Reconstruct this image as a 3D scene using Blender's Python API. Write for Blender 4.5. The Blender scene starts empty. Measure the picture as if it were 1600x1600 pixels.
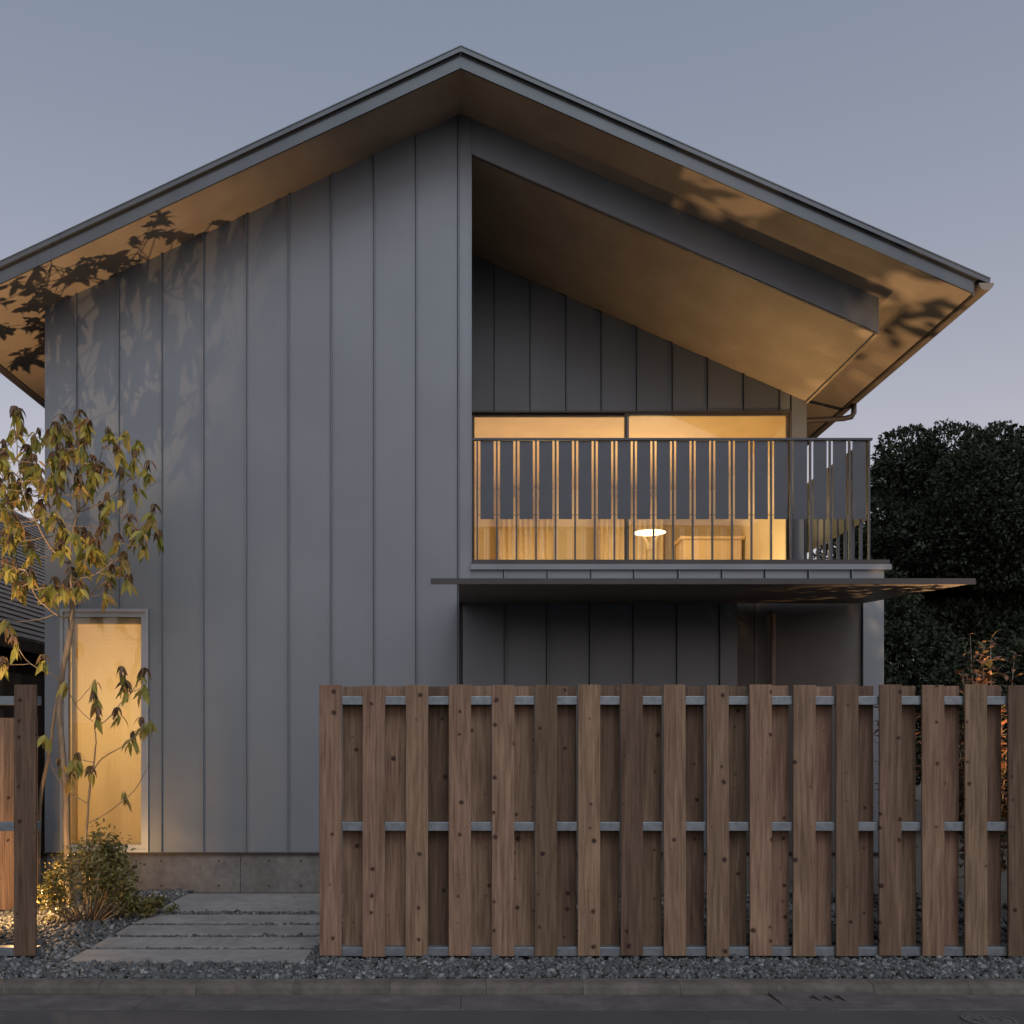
import bpy, math, random
import numpy as np
from mathutils import Vector, Matrix, Euler
R = math.radians
random.seed(7)
sc = bpy.context.scene
C = sc.collection

# ------------------------------------------------------------------ camera
F, VX, VY, H = 1500.0, 720.0, 1160.0, 1.5          # focal length and vanishing point in photo pixels, eye height
cam = bpy.data.objects.new('camera', bpy.data.cameras.new('camera'))
C.objects.link(cam)
cam.location = (0, 0, H); cam.rotation_euler = (R(90), 0, 0)
cam.data.sensor_width = 36; cam.data.lens = 36*F/1600
cam.data.shift_x = (800-VX)/1600; cam.data.shift_y = (VY-800)/1600
cam.data.clip_start = .1; cam.data.clip_end = 3000
sc.camera = cam

# ------------------------------------------------------------------ sky, sun, exposure
SUN_AZ, SUN_EL = 165.0, 52.0
w = bpy.data.worlds.new('World'); sc.world = w; w.use_nodes = True
nt = w.node_tree; bg = nt.nodes['Background']
sky = nt.nodes.new('ShaderNodeTexSky'); sky.sky_type = 'NISHITA'; sky.sun_disc = False
sky.sun_elevation = R(SUN_EL); sky.sun_rotation = R(SUN_AZ)
sky.air_density = 1.0; sky.dust_density = 2.2; sky.ozone_density = 1.6
hs = nt.nodes.new('ShaderNodeHueSaturation'); hs.inputs['Saturation'].default_value = .48
nt.links.new(sky.outputs[0], hs.inputs['Color'])
tcw = nt.nodes.new('ShaderNodeTexCoord'); sxyz = nt.nodes.new('ShaderNodeSeparateXYZ'); nt.links.new(tcw.outputs['Generated'], sxyz.inputs[0])
rw = nt.nodes.new('ShaderNodeValToRGB')               # pinkish dusk band near the horizon, the same all round
for el_, (p_, c_) in zip(rw.color_ramp.elements, ((.20, (1.30,1.11,1.04)), (.62, (1.03,1.08,1.12)))): el_.position = p_; el_.color = (*c_, 1)
mw = nt.nodes.new('ShaderNodeMix'); mw.data_type = 'RGBA'; mw.blend_type = 'MULTIPLY'; mw.inputs[0].default_value = 1
nt.links.new(sxyz.outputs[2], rw.inputs[0]); nt.links.new(hs.outputs[0], mw.inputs[6]); nt.links.new(rw.outputs[0], mw.inputs[7])
nt.links.new(mw.outputs[2], bg.inputs[0]); bg.inputs[1].default_value = .124
sun = bpy.data.objects.new('sun', bpy.data.lights.new('sun', 'SUN')); C.objects.link(sun)
sun.data.energy = .76; sun.data.angle = R(34); sun.data.color = (.80, .91, 1.0)
dv = Vector((math.sin(R(SUN_AZ))*math.cos(R(SUN_EL)), math.cos(R(SUN_AZ))*math.cos(R(SUN_EL)), math.sin(R(SUN_EL))))
sun.rotation_euler = dv.to_track_quat('Z', 'Y').to_euler()
sc.view_settings.view_transform = 'Standard'; sc.view_settings.look = 'None'
sc.view_settings.exposure = 0.0; sc.view_settings.gamma = 1.0

# ------------------------------------------------------------------ helpers
def P(px, py, D):                                   # photo pixel at a known distance -> point
    return Vector(((px-VX)*D/F, D, H+(VY-py)*D/F))
def PX(px, D): return (px-VX)*D/F
def PZ(py, D): return H+(VY-py)*D/F

class MB:
    def __init__(s): s.v = []; s.f = []
    def poly(s, pts, faces):
        o = len(s.v); s.v += [tuple(p) for p in pts]; s.f += [tuple(i+o for i in q) for q in faces]; return s
    def box(s, x0, x1, y0, y1, z0, z1):
        return s.hexa([(x0,y0,z0),(x1,y0,z0),(x1,y1,z0),(x0,y1,z0),(x0,y0,z1),(x1,y0,z1),(x1,y1,z1),(x0,y1,z1)])
    def hexa(s, p):
        return s.poly(p, [(0,3,2,1),(4,5,6,7),(0,1,5,4),(1,2,6,5),(2,3,7,6),(3,0,4,7)])
    def prism_y(s, prof, y0, y1):                   # prof: (x,z) outline, counter-clockwise seen from -Y
        n = len(prof)
        pts = [(x,y0,z) for x,z in prof]+[(x,y1,z) for x,z in prof]
        fs = [tuple(range(n)), tuple(range(2*n-1, n-1, -1))]
        for i in range(n):
            j = (i+1) % n; fs.append((j, i, i+n, j+n))
        return s.poly(pts, fs)
    def prism_x(s, prof, x0, x1):                   # prof: (y,z) outline
        n = len(prof)
        pts = [(x0,y,z) for y,z in prof]+[(x1,y,z) for y,z in prof]
        fs = [tuple(range(n)), tuple(range(2*n-1, n-1, -1))]
        for i in range(n):
            j = (i+1) % n; fs.append((j, i, i+n, j+n))
        return s.poly(pts, fs)
    def tube(s, pts, rad, n=6):
        pts = [Vector(p) for p in pts]
        if not isinstance(rad, (list, tuple)): rad = [rad]*len(pts)
        o = len(s.v); m = len(pts)
        for i, p in enumerate(pts):
            t = (pts[min(i+1,m-1)]-pts[max(i-1,0)]).normalized()
            a = t.orthogonal().normalized() if i == 0 else (a - t*a.dot(t)).normalized()
            b = t.cross(a)
            for k in range(n):
                an = 2*math.pi*k/n
                s.v.append(tuple(p+(a*math.cos(an)+b*math.sin(an))*rad[i]))
        for i in range(m-1):
            for k in range(n):
                k2 = (k+1) % n
                s.f.append((o+i*n+k, o+i*n+k2, o+(i+1)*n+k2, o+(i+1)*n+k))
        s.f.append(tuple(o+k for k in range(n-1,-1,-1))); s.f.append(tuple(o+(m-1)*n+k for k in range(n)))
        return s
    def mesh(s, name, mat, smooth=False):
        me = bpy.data.meshes.new(name); me.from_pydata(s.v, [], s.f); me.update()
        if mat: me.materials.append(mat)
        if smooth: me.polygons.foreach_set('use_smooth', [True]*len(me.polygons))
        return me
    def build(s, name, mat, parent=None, smooth=False, bevel=0):
        me = s.mesh(name, mat, smooth); o = link(name, me, parent)
        if bevel:
            b = o.modifiers.new('bevel', 'BEVEL'); b.width = bevel; b.segments = 2; b.limit_method = 'ANGLE'
        return o

WLOC = {}
def wmat(o):
    m = WLOC.get(o.name)
    return m if m is not None else Matrix.Identity(4)
def link(name, me, parent=None, M=None):            # mesh in world coordinates, or placed by matrix M
    o = bpy.data.objects.new(name, me); C.objects.link(o)
    M = M if M is not None else Matrix.Identity(4)
    WLOC[o.name] = M.copy()
    if parent:
        o.parent = parent; o.matrix_parent_inverse = wmat(parent).inverted()
    o.matrix_basis = M
    return o
def tag(o, label, cat, group=None):
    o['label'] = label; o['category'] = cat
    if group: o['group'] = group
    return o
def thing(name, label, cat, loc, group=None):
    o = link(name, None, None, Matrix.Translation(Vector(loc))); o.empty_display_size = .2
    return tag(o, label, cat, group)
def structure(o): o['kind'] = 'structure'; return o
def stuff(o): o['kind'] = 'stuff'; return o

# ------------------------------------------------------------------ materials
def new_mat(name):
    m = bpy.data.materials.new(name); m.use_nodes = True
    return m, m.node_tree, m.node_tree.nodes['Principled BSDF']
def N(t, typ, **kw):
    n = t.nodes.new(typ)
    for k, v in kw.items(): setattr(n, k, v)
    return n
def ramp(t, stops):
    r = N(t, 'ShaderNodeValToRGB'); e = r.color_ramp.elements
    while len(e) < len(stops): e.new(.5)
    for el, (p, c) in zip(e, stops): el.position = p; el.color = (*c, 1)
    return r
def coords(t, scale=(1,1,1), rnd=0, kind='Object'):
    tc = N(t, 'ShaderNodeTexCoord'); mp = N(t, 'ShaderNodeMapping'); mp.inputs['Scale'].default_value = scale
    t.links.new(tc.outputs[kind], mp.inputs[0])
    if rnd:
        oi = N(t, 'ShaderNodeObjectInfo'); mu = N(t, 'ShaderNodeMath', operation='MULTIPLY'); mu.inputs[1].default_value = rnd
        t.links.new(oi.outputs['Random'], mu.inputs[0]); cx = N(t, 'ShaderNodeCombineXYZ')
        for i in range(3): t.links.new(mu.outputs[0], cx.inputs[i])
        t.links.new(cx.outputs[0], mp.inputs['Location'])
    return mp
def noise(t, vec, scale, detail=4, rough=.55, dist=0):
    n = N(t, 'ShaderNodeTexNoise'); n.inputs['Scale'].default_value = scale; n.inputs['Detail'].default_value = detail
    n.inputs['Roughness'].default_value = rough; n.inputs['Distortion'].default_value = dist
    t.links.new(vec.outputs[0], n.inputs['Vector']); return n
def mixc(t, a, b, fac, mode='MIX'):
    m = N(t, 'ShaderNodeMix', data_type='RGBA', blend_type=mode)
    for sock, v in ((m.inputs[6], a), (m.inputs[7], b)):
        if isinstance(v, tuple): sock.default_value = (*v, 1)
        else: t.links.new(v, sock)
    if isinstance(fac, (int, float)): m.inputs[0].default_value = fac
    else: t.links.new(fac, m.inputs[0])
    return m.outputs[2]
def bump(t, b, h, strength, dist=.01):
    n = N(t, 'ShaderNodeBump'); n.inputs['Strength'].default_value = strength; n.inputs['Distance'].default_value = dist
    t.links.new(h, n.inputs['Height']); t.links.new(n.outputs[0], b.inputs['Normal']); return n

def mat_two(name, c1, c2, scale=3, sc3=(1,1,1), rough=.6, metal=0, bmp=0, bscale=40, bdist=.004, rnd=0, detail=5, spec=.5, lo=.3, hi=.7):
    m, t, b = new_mat(name)
    mp = coords(t, sc3, rnd); n = noise(t, mp, scale, detail)
    r = ramp(t, [(lo, c1), (hi, c2)]); t.links.new(n.outputs[0], r.inputs[0]); t.links.new(r.outputs[0], b.inputs['Base Color'])
    b.inputs['Roughness'].default_value = rough; b.inputs['Metallic'].default_value = metal
    b.inputs['Specular IOR Level'].default_value = spec
    if bmp:
        mp2 = coords(t, (1,1,1), rnd); n2 = noise(t, mp2, bscale, 4); bump(t, b, n2.outputs[0], bmp, bdist)
    return m

def mat_clad():
    m, t, b = new_mat('cladding_metal')
    a = coords(t, (1,1,.12), 3); n1 = noise(t, a, 5, 5)           # faint vertical streaks
    c = coords(t, (1,1,1), 3); n2 = noise(t, c, .9, 4)            # broad tarnish
    c1 = ramp(t, [(.3,(.138,.150,.168)),(.7,(.162,.175,.195))]); t.links.new(n2.outputs[0], c1.inputs[0])
    c2 = ramp(t, [(.25,(.955,.955,.955)),(.75,(1.03,1.03,1.03))]); t.links.new(n1.outputs[0], c2.inputs[0])
    t.links.new(mixc(t, c1.outputs[0], c2.outputs[0], 1, 'MULTIPLY'), b.inputs['Base Color'])
    rr = N(t, 'ShaderNodeMapRange'); rr.inputs[3].default_value = .38; rr.inputs[4].default_value = .55
    t.links.new(n1.outputs[0], rr.inputs[0]); t.links.new(rr.outputs[0], b.inputs['Roughness'])
    b.inputs['Metallic'].default_value = .25
    d = coords(t, (1,1,.5), 5); n3 = noise(t, d, 2.2, 2)
    bump(t, b, n3.outputs[0], .12, .03)                            # sheet metal is never quite flat
    return m

def mat_wood(name, base, dark, rnd=True, val=(.44,1.0)):
    m, t, b = new_mat(name)
    g = coords(t, (1,1,.045), 37); gn = noise(t, g, 62, 5, .6, .35)
    g2 = coords(t, (1,1,.10), 19); gn2 = noise(t, g2, 14, 3, .5, 1.2)
    r1 = ramp(t, [(.32, dark), (.66, base)]); t.links.new(gn.outputs[0], r1.inputs[0])
    r2 = ramp(t, [(.3, (.72,.70,.68)), (.7, (1.1,1.1,1.1))]); t.links.new(gn2.outputs[0], r2.inputs[0])
    col = mixc(t, r1.outputs[0], r2.outputs[0], 1, 'MULTIPLY')
    k0 = coords(t, (1,1,1), 53); ks = N(t, 'ShaderNodeSeparateXYZ'); t.links.new(k0.outputs[0], ks.inputs[0])
    k = N(t, 'ShaderNodeCombineXYZ'); t.links.new(ks.outputs[0], k.inputs[0]); t.links.new(ks.outputs[2], k.inputs[1])
    vo = N(t, 'ShaderNodeTexVoronoi', voronoi_dimensions='2D'); vo.inputs['Scale'].default_value = 7.5
    kd = noise(t, k, 28, 3); kc = N(t, 'ShaderNodeVectorMath', operation='SCALE'); kc.inputs['Scale'].default_value = .022
    t.links.new(kd.outputs['Color'], kc.inputs[0]); ka = N(t, 'ShaderNodeVectorMath', operation='ADD')
    t.links.new(k.outputs[0], ka.inputs[0]); t.links.new(kc.outputs[0], ka.inputs[1]); t.links.new(ka.outputs[0], vo.inputs['Vector'])
    sp = N(t, 'ShaderNodeSeparateColor'); t.links.new(vo.outputs['Color'], sp.inputs[0])
    sz = N(t, 'ShaderNodeMapRange'); sz.inputs[1].default_value = .62; sz.inputs[2].default_value = 1; sz.inputs[3].default_value = -.01; sz.inputs[4].default_value = .125
    t.links.new(sp.outputs[0], sz.inputs[0])
    ad = N(t, 'ShaderNodeMath', operation='SUBTRACT'); t.links.new(sz.outputs[0], ad.inputs[0]); t.links.new(vo.outputs['Distance'], ad.inputs[1])
    mr = N(t, 'ShaderNodeMapRange'); mr.inputs[1].default_value = -.075; mr.inputs[2].default_value = .035; t.links.new(ad.outputs[0], mr.inputs[0])
    pw = N(t, 'ShaderNodeMath', operation='POWER'); pw.inputs[1].default_value = 1.6; t.links.new(mr.outputs[0], pw.inputs[0])
    col = mixc(t, col, (.040,.020,.013), pw.outputs[0])
    oi = N(t, 'ShaderNodeObjectInfo')
    vr = ramp(t, [(0,(val[0],)*3),(.18,(val[0]*1.25,)*3),(.34,(val[1]*.72,)*3),(.55,(val[1]*.92,)*3),(1,(val[1],)*3)]); t.links.new(oi.outputs['Random'], vr.inputs[0])
    wn = N(t, 'ShaderNodeTexWhiteNoise', noise_dimensions='1D'); t.links.new(oi.outputs['Random'], wn.inputs['W'])
    hr = N(t, 'ShaderNodeMapRange'); hr.inputs[3].default_value = .493; hr.inputs[4].default_value = .507; t.links.new(wn.outputs['Value'], hr.inputs[0])
    h = N(t, 'ShaderNodeHueSaturation'); t.links.new(hr.outputs[0], h.inputs['Hue']); t.links.new(vr.outputs[0], h.inputs['Value']); t.links.new(col, h.inputs['Color'])
    t.links.new(h.outputs[0], b.inputs['Base Color'])
    b.inputs['Roughness'].default_value = .78; b.inputs['Specular IOR Level'].default_value = .25
    bump(t, b, gn.outputs[0], .35, .003)
    return m

def mat_leaf(name, stops, trans=.35, rough=.55):
    m, t, b = new_mat(name)
    oi = N(t, 'ShaderNodeObjectInfo'); gi = N(t, 'ShaderNodeNewGeometry')
    ad = N(t, 'ShaderNodeMath', operation='ADD'); t.links.new(oi.outputs['Random'], ad.inputs[0]); t.links.new(gi.outputs['Random Per Island'], ad.inputs[1])
    fr = N(t, 'ShaderNodeMath', operation='FRACT'); t.links.new(ad.outputs[0], fr.inputs[0])
    r = ramp(t, stops); t.links.new(fr.outputs[0], r.inputs[0]); t.links.new(r.outputs[0], b.inputs['Base Color'])
    b.inputs['Roughness'].default_value = rough; b.inputs['Specular IOR Level'].default_value = .35
    if trans:
        tr = N(t, 'ShaderNodeBsdfTranslucent'); t.links.new(r.outputs[0], tr.inputs[0])
        mx = N(t, 'ShaderNodeMixShader'); mx.inputs[0].default_value = trans
        t.links.new(b.outputs[0], mx.inputs[1]); t.links.new(tr.outputs[0], mx.inputs[2])
        t.links.new(mx.outputs[0], t.nodes['Material Output'].inputs[0])
    return m

def mat_glass():
    m, t, b = new_mat('window_glass'); t.nodes.remove(b)
    tr = N(t, 'ShaderNodeBsdfTransparent'); tr.inputs[0].default_value = (.93,.95,.94,1)
    gl = N(t, 'ShaderNodeBsdfGlossy'); gl.inputs['Roughness'].default_value = .01
    fr = N(t, 'ShaderNodeFresnel'); fr.inputs[0].default_value = 1.5
    mx = N(t, 'ShaderNodeMixShader'); t.links.new(fr.outputs[0], mx.inputs[0]); t.links.new(tr.outputs[0], mx.inputs[1]); t.links.new(gl.outputs[0], mx.inputs[2])
    t.links.new(mx.outputs[0], t.nodes['Material Output'].inputs[0]); return m

def mat_emit(name, col, s):
    m, t, b = new_mat(name); b.inputs['Base Color'].default_value = (*col, 1)
    b.inputs['Emission Color'].default_value = (*col, 1); b.inputs['Emission Strength'].default_value = s; return m

def mat_blind():
    m, t, b = new_mat('roller_blind_fabric')
    mp = coords(t, (1,1,1)); v = N(t, 'ShaderNodeTexVoronoi'); v.inputs['Scale'].default_value = 75; v.inputs['Randomness'].default_value = 0
    t.links.new(mp.outputs[0], v.inputs['Vector'])
    r = ramp(t, [(.2, (.60,.50,.36)), (.5, (.80,.70,.54))]); t.links.new(v.outputs['Distance'], r.inputs[0])
    t.links.new(r.outputs[0], b.inputs['Base Color']); b.inputs['Roughness'].default_value = .9
    tr = N(t, 'ShaderNodeBsdfTranslucent'); t.links.new(r.outputs[0], tr.inputs[0])
    mx = N(t, 'ShaderNodeMixShader'); mx.inputs[0].default_value = .6
    t.links.new(b.outputs[0], mx.inputs[1]); t.links.new(tr.outputs[0], mx.inputs[2]); t.links.new(mx.outputs[0], t.nodes['Material Output'].inputs[0])
    return m

def mat_gravel():
    m, t, b = new_mat('gravel_stone')
    gi = N(t, 'ShaderNodeNewGeometry'); r = ramp(t, [(0,(.028,.029,.031)),(.5,(.057,.059,.062)),(.85,(.10,.102,.105)),(1,(.20,.20,.20))])
    t.links.new(gi.outputs['Random Per Island'], r.inputs[0])
    mp = coords(t); n = noise(t, mp, 90, 4); c2 = ramp(t, [(.3,(.75,.75,.75)),(.7,(1.15,1.15,1.15))]); t.links.new(n.outputs[0], c2.inputs[0])
    t.links.new(mixc(t, r.outputs[0], c2.outputs[0], 1, 'MULTIPLY'), b.inputs['Base Color'])
    b.inputs['Roughness'].default_value = .75; bump(t, b, n.outputs[0], .4, .003); return m

def mat_asphalt():
    m, t, b = new_mat('asphalt')
    mp = coords(t); n1 = noise(t, mp, 320, 2); n2 = noise(t, mp, 1.3, 4)
    r1 = ramp(t, [(.35,(.026,.0235,.026)),(.62,(.052,.047,.051)),(.75,(.115,.108,.112))]); t.links.new(n1.outputs[0], r1.inputs[0])
    r2 = ramp(t, [(.3,(.72,.72,.72)),(.7,(1.2,1.2,1.2))]); t.links.new(n2.outputs[0], r2.inputs[0])
    t.links.new(mixc(t, r1.outputs[0], r2.outputs[0], 1, 'MULTIPLY'), b.inputs['Base Color'])
    b.inputs['Roughness'].default_value = .85; bump(t, b, n1.outputs[0], .7, .004); return m

def mat_concrete(name, c1, c2, c3, scale=1.0, bmp=.3):
    m, t, b = new_mat(name)
    mp = coords(t, (1,1,1), 11); n1 = noise(t, mp, 2.2*scale, 6, .65); n2 = noise(t, mp, 160*scale, 2); n3 = noise(t, mp, 11*scale, 4)
    r1 = ramp(t, [(.3, c1), (.52, c2), (.72, c3)]); t.links.new(n1.outputs[0], r1.inputs[0])
    r2 = ramp(t, [(.3,(.82,.82,.82)),(.7,(1.12,1.12,1.12))]); t.links.new(n2.outputs[0], r2.inputs[0])
    r3 = ramp(t, [(.35,(.85,.84,.83)),(.6,(1.05,1.05,1.05))]); t.links.new(n3.outputs[0], r3.inputs[0])
    c = mixc(t, r1.outputs[0], r2.outputs[0], 1, 'MULTIPLY'); c = mixc(t, c, r3.outputs[0], 1, 'MULTIPLY')
    t.links.new(c, b.inputs['Base Color']); b.inputs['Roughness'].default_value = .8; b.inputs['Specular IOR Level'].default_value = .3
    bump(t, b, n2.outputs[0], bmp, .003); return m

M = dict(
    clad=mat_clad(),
    trim=mat_two('metal_trim', (.136,.148,.168), (.164,.178,.199), 2, (1,1,1), .45, .25),
    roofm=mat_two('roof_metal', (.058,.066,.078), (.078,.088,.102), 2, (1,1,1), .42, .3),
    silver=mat_two('silver_frame', (.24,.25,.27), (.28,.29,.31), 3, (1,1,1), .4, .3),
    door=mat_two('entry_cladding', (.075,.064,.058), (.095,.082,.074), 2, (1,1,1), .55, .1),
    pipe=mat_two('brown_pipe', (.15,.105,.08), (.18,.13,.10), 3, (1,1,1), .5),
    dark=mat_two('dark_metal', (.028,.025,.025), (.04,.036,.035), 4, (1,1,1), .5, .2),
    bronze=mat_two('bronze_frame', (.075,.058,.048), (.10,.08,.066), 4, (1,1,1), .45, .3),
    rail=mat_two('railing_metal', (.046,.050,.062), (.060,.064,.078), 3, (1,1,1), .5, .2),
    soffit=mat_two('soffit_board', (.262,.205,.152), (.335,.266,.20), 2.4, (1,1,1), .7, 0, .15, 30, .002, detail=8),
    canopy=mat_two('canopy_steel', (.15,.122,.10), (.19,.156,.13), 2, (1,1,1), .55, .1),
    galv=mat_two('galvanised_steel', (.13,.15,.17), (.20,.225,.245), 22, (1,1,1), .42, .55, detail=3),
    wood=mat_wood('cedar_board', (.265,.172,.114), (.140,.083,.054)),
    oldwood=mat_wood('weathered_board', (.17,.118,.09), (.095,.066,.05)),
    inwood=mat_two('interior_plywood', (.58,.43,.27), (.66,.50,.33), 3, (1,1,.2), .65, 0, detail=6),
    inwhite=mat_two('interior_plaster', (.66,.55,.41), (.70,.59,.45), 2, (1,1,1), .8),
    curtain=mat_two('curtain_cloth', (.64,.53,.39), (.66,.55,.41), 6, (1,1,.3), .9),
    glass=mat_glass(), blind=mat_blind(),
    gravel=mat_gravel(), asphalt=mat_asphalt(),
    slab=mat_concrete('slab_concrete', (.148,.139,.136), (.188,.178,.174), (.225,.213,.208)),
    found=mat_concrete('foundation_concrete', (.105,.094,.09), (.138,.125,.12), (.17,.156,.15), 1.3),
    kerb=mat_concrete('kerb_concrete', (.058,.048,.044), (.092,.078,.071), (.13,.112,.102), 2, .7),
    apron=mat_concrete('gutter_concrete', (.055,.048,.047), (.078,.069,.067), (.11,.098,.094), 1.5, .7),
    soil=mat_two('soil', (.035,.028,.022), (.06,.048,.038), 8, (1,1,1), .95, 0, .6, 60, .01),
    bark=mat_two('bark', (.13,.095,.065), (.24,.18,.125), 30, (1,1,.25), .85, 0, .6, 80, .004),
    barkd=mat_two('dark_bark', (.05,.04,.032), (.09,.07,.055), 12, (1,1,.25), .9, 0, .6, 40, .01),
    leaf=mat_leaf('tree_leaf', [(0,(.15,.165,.035)),(.35,(.30,.28,.06)),(.72,(.42,.36,.095)),(.9,(.36,.24,.08)),(1,(.22,.13,.06))], .5),
    redleaf=mat_leaf('young_leaf', [(0,(.13,.075,.045)),(.5,(.17,.10,.055)),(1,(.10,.075,.035))], .35),
    bush=mat_leaf('bush_leaf', [(0,(.075,.08,.022)),(.5,(.13,.12,.035)),(1,(.20,.155,.055))], .25, .4),
    photinia=mat_leaf('red_tipped_leaf', [(0,(.055,.06,.025)),(.45,(.10,.06,.03)),(.75,(.20,.075,.035)),(1,(.24,.12,.06))], .3, .35),
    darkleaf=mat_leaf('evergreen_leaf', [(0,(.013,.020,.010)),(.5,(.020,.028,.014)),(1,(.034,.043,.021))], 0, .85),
    shingle=mat_two('roof_shingle', (.10,.075,.06), (.17,.135,.115), 14, (1,1,1), .55),
    hole=mat_two('drain_dark', (.012,.011,.012), (.02,.018,.018), 5),
    iron=mat_two('cast_iron', (.06,.055,.055), (.10,.095,.095), 25, (1,1,1), .6, .3),
    ground=mat_two('far_ground', (.04,.04,.03), (.07,.065,.05), .4, (1,1,1), .95),
    flame=mat_emit('lamp_glow', (1.0,.78,.48), 3.2),
    ceramic=mat_two('lamp_metal', (.55,.45,.34), (.62,.52,.40), 4),
)
WARM = (1.0, .73, .34)
def lamp(name, parent, typ, loc, energy, color=WARM, radius=.05, aim=None, cone=90, blend=.5):
    d = bpy.data.lights.new(name, typ); d.energy = energy; d.color = color; d.shadow_soft_size = radius
    if typ == 'SPOT': d.spot_size = R(cone); d.spot_blend = blend
    Mx = Matrix.Translation(Vector(loc))
    if aim is not None: Mx = Mx @ (Vector(loc)-Vector(aim)).to_track_quat('Z', 'Y').to_matrix().to_4x4()
    return link(name, d, parent, Mx)

# ------------------------------------------------------------------ ground, road, kerb
ZR = -.05
def sheet(name, x0, x1, y0, y1, z, mat):
    return structure(MB().poly([(x0,y0,z),(x1,y0,z),(x1,y1,z),(x0,y1,z)], [(0,1,2,3)]).build(name, mat))
sheet('ground', -900, 900, -900, 900, ZR-.03, M['ground'])
sheet('road', -60, 60, -8, 5.60, ZR-.004, M['asphalt'])
sheet('yard', -12, 40, 6.04, 40, -.012, M['soil'])
# concrete gutter apron, slightly dished, with hairline joints
ap = MB()
xs = list(np.arange(-30.4, 30.5, 1.9))
for a, b_ in zip(xs[:-1], xs[1:]):
    ap.prism_x([(5.565, ZR+.001), (5.565, ZR-.03), (5.95, ZR-.03), (5.95, ZR-.012), (5.78, ZR-.003)], a+.001, b_-.001)
structure(ap.build('gutter_apron', M['apron'], bevel=.003))
kerb = link('kerb', None); structure(kerb)
kp = [(5.935, ZR-.03), (5.935, ZR-.005), (5.945, -.022), (5.958, -.004), (5.985, .004), (6.085, .006), (6.085, ZR-.03)][::-1]
km = MB().prism_x(kp, -.2993, .2993).mesh('kerb_stone', M['kerb'])
KX = (1365-720)*5.95/1500
for i in range(-17, 9):
    o = link('kerb_stone', km, kerb, Matrix.Translation((KX+.3+.6*i, random.uniform(-.003,.003), random.uniform(-.003,.002))))
    b = o.modifiers.new('bevel', 'BEVEL'); b.width = .0015; b.segments = 1; b.limit_method = 'ANGLE'

# drain cover set into the apron: slab with three slots
dc = thing('drain_cover', 'concrete drain cover with three dark slots set in the gutter by the kerb', 'drain cover', (2.2,5.78,ZR))
x0, x1, y0, y1 = 1.90, 2.56, 5.68, 5.925
mb = MB(); z0, z1 = ZR-.02, ZR+.007
sl = [2.13, 2.205, 2.28]
edges = [x0]+[e for s in sl for e in (s-.022, s+.022)]+[x1]
for a, b_ in zip(edges[0::2], edges[1::2]): mb.box(a, b_, y0+.055, y1-.055, z0, z1)
mb.box(x0, x1, y0, y0+.055, z0, z1); mb.box(x0, x1, y1-.055, y1, z0, z1)
mb.build('cover_slab', M['apron'], dc)
MB().box(x0+.05, x1-.05, y0+.03, y1-.03, z0-.10, ZR-.006).build('sump', M['hole'], dc)
def cover(x, y, r, label):
    t = thing('valve_cover', label, 'manhole cover', (x,y,ZR))
    def disc(r0, r1, z0, z1):
        m = MB(); n = 40
        for k in range(n):
            a, b2 = 2*math.pi*k/n, 2*math.pi*(k+1)/n
            p = lambda rr, an, z: (x+rr*math.cos(an), y+rr*math.sin(an), z)
            m.hexa([p(r0,a,z0),p(r1,a,z0),p(r1,b2,z0),p(r0,b2,z0),p(r0,a,z1),p(r1,a,z1),p(r1,b2,z1),p(r0,b2,z1)])
        return m
    disc(.001, r*.93, ZR-.02, ZR+.002).build('plate', M['iron'], t)
    disc(r*.96, r*1.1, ZR-.02, ZR+.005).build('frame', M['apron'], t)
    disc(r*.5, r*.62, ZR, ZR+.006).build('ring', M['iron'], t)
    disc(r*.2, r*.3, ZR, ZR+.006).build('ring', M['iron'], t)
cover(2.95, 5.36, .13, 'small round ringed iron cover in the asphalt beyond the drain cover')
cover(1.47, 5.24, .10, 'smaller dark round iron cover in the asphalt in front of the long fence')

# ------------------------------------------------------------------ stepping slabs
for i, (a, b_) in enumerate([(6.506,6.897),(6.980,7.325),(7.437,7.812),(7.918,8.283),(8.478,9.445)]):
    lab = ['long concrete slab of the path at the street end, touching the roadside gravel',
           'narrow concrete path slab, second one in from the street',
           'narrow concrete path slab, middle one of five',
           'narrow concrete path slab just before the broad one',
           'broad concrete path slab against the house foundation'][i]
    o = MB().box(-2.69, -1.065, a, b_, -.03, .014).build('path_slab', M['slab'], None, bevel=.004)
    tag(o, lab, 'path slab', 'concrete slabs of the entrance path')

# ------------------------------------------------------------------ the house
DM = 9.657; S = DM/F
DO = 8.989                                           # front plane of the gable overhang
DB = 11.635                                          # wall at the back of the balcony
DEND = 17.0
XL, XR, XC = PX(69, DM), 4.27, .11
ZRG = 7.822; SLL, SLR = .468, .4395
def zs(x): return ZRG-(SLL*-x if x < 0 else SLR*x)   # soffit height
ZF = .395
house = thing('house', 'gabled two-storey house clad in grey standing-seam metal with a recessed balcony', 'house', (0, DM, 0))

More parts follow.
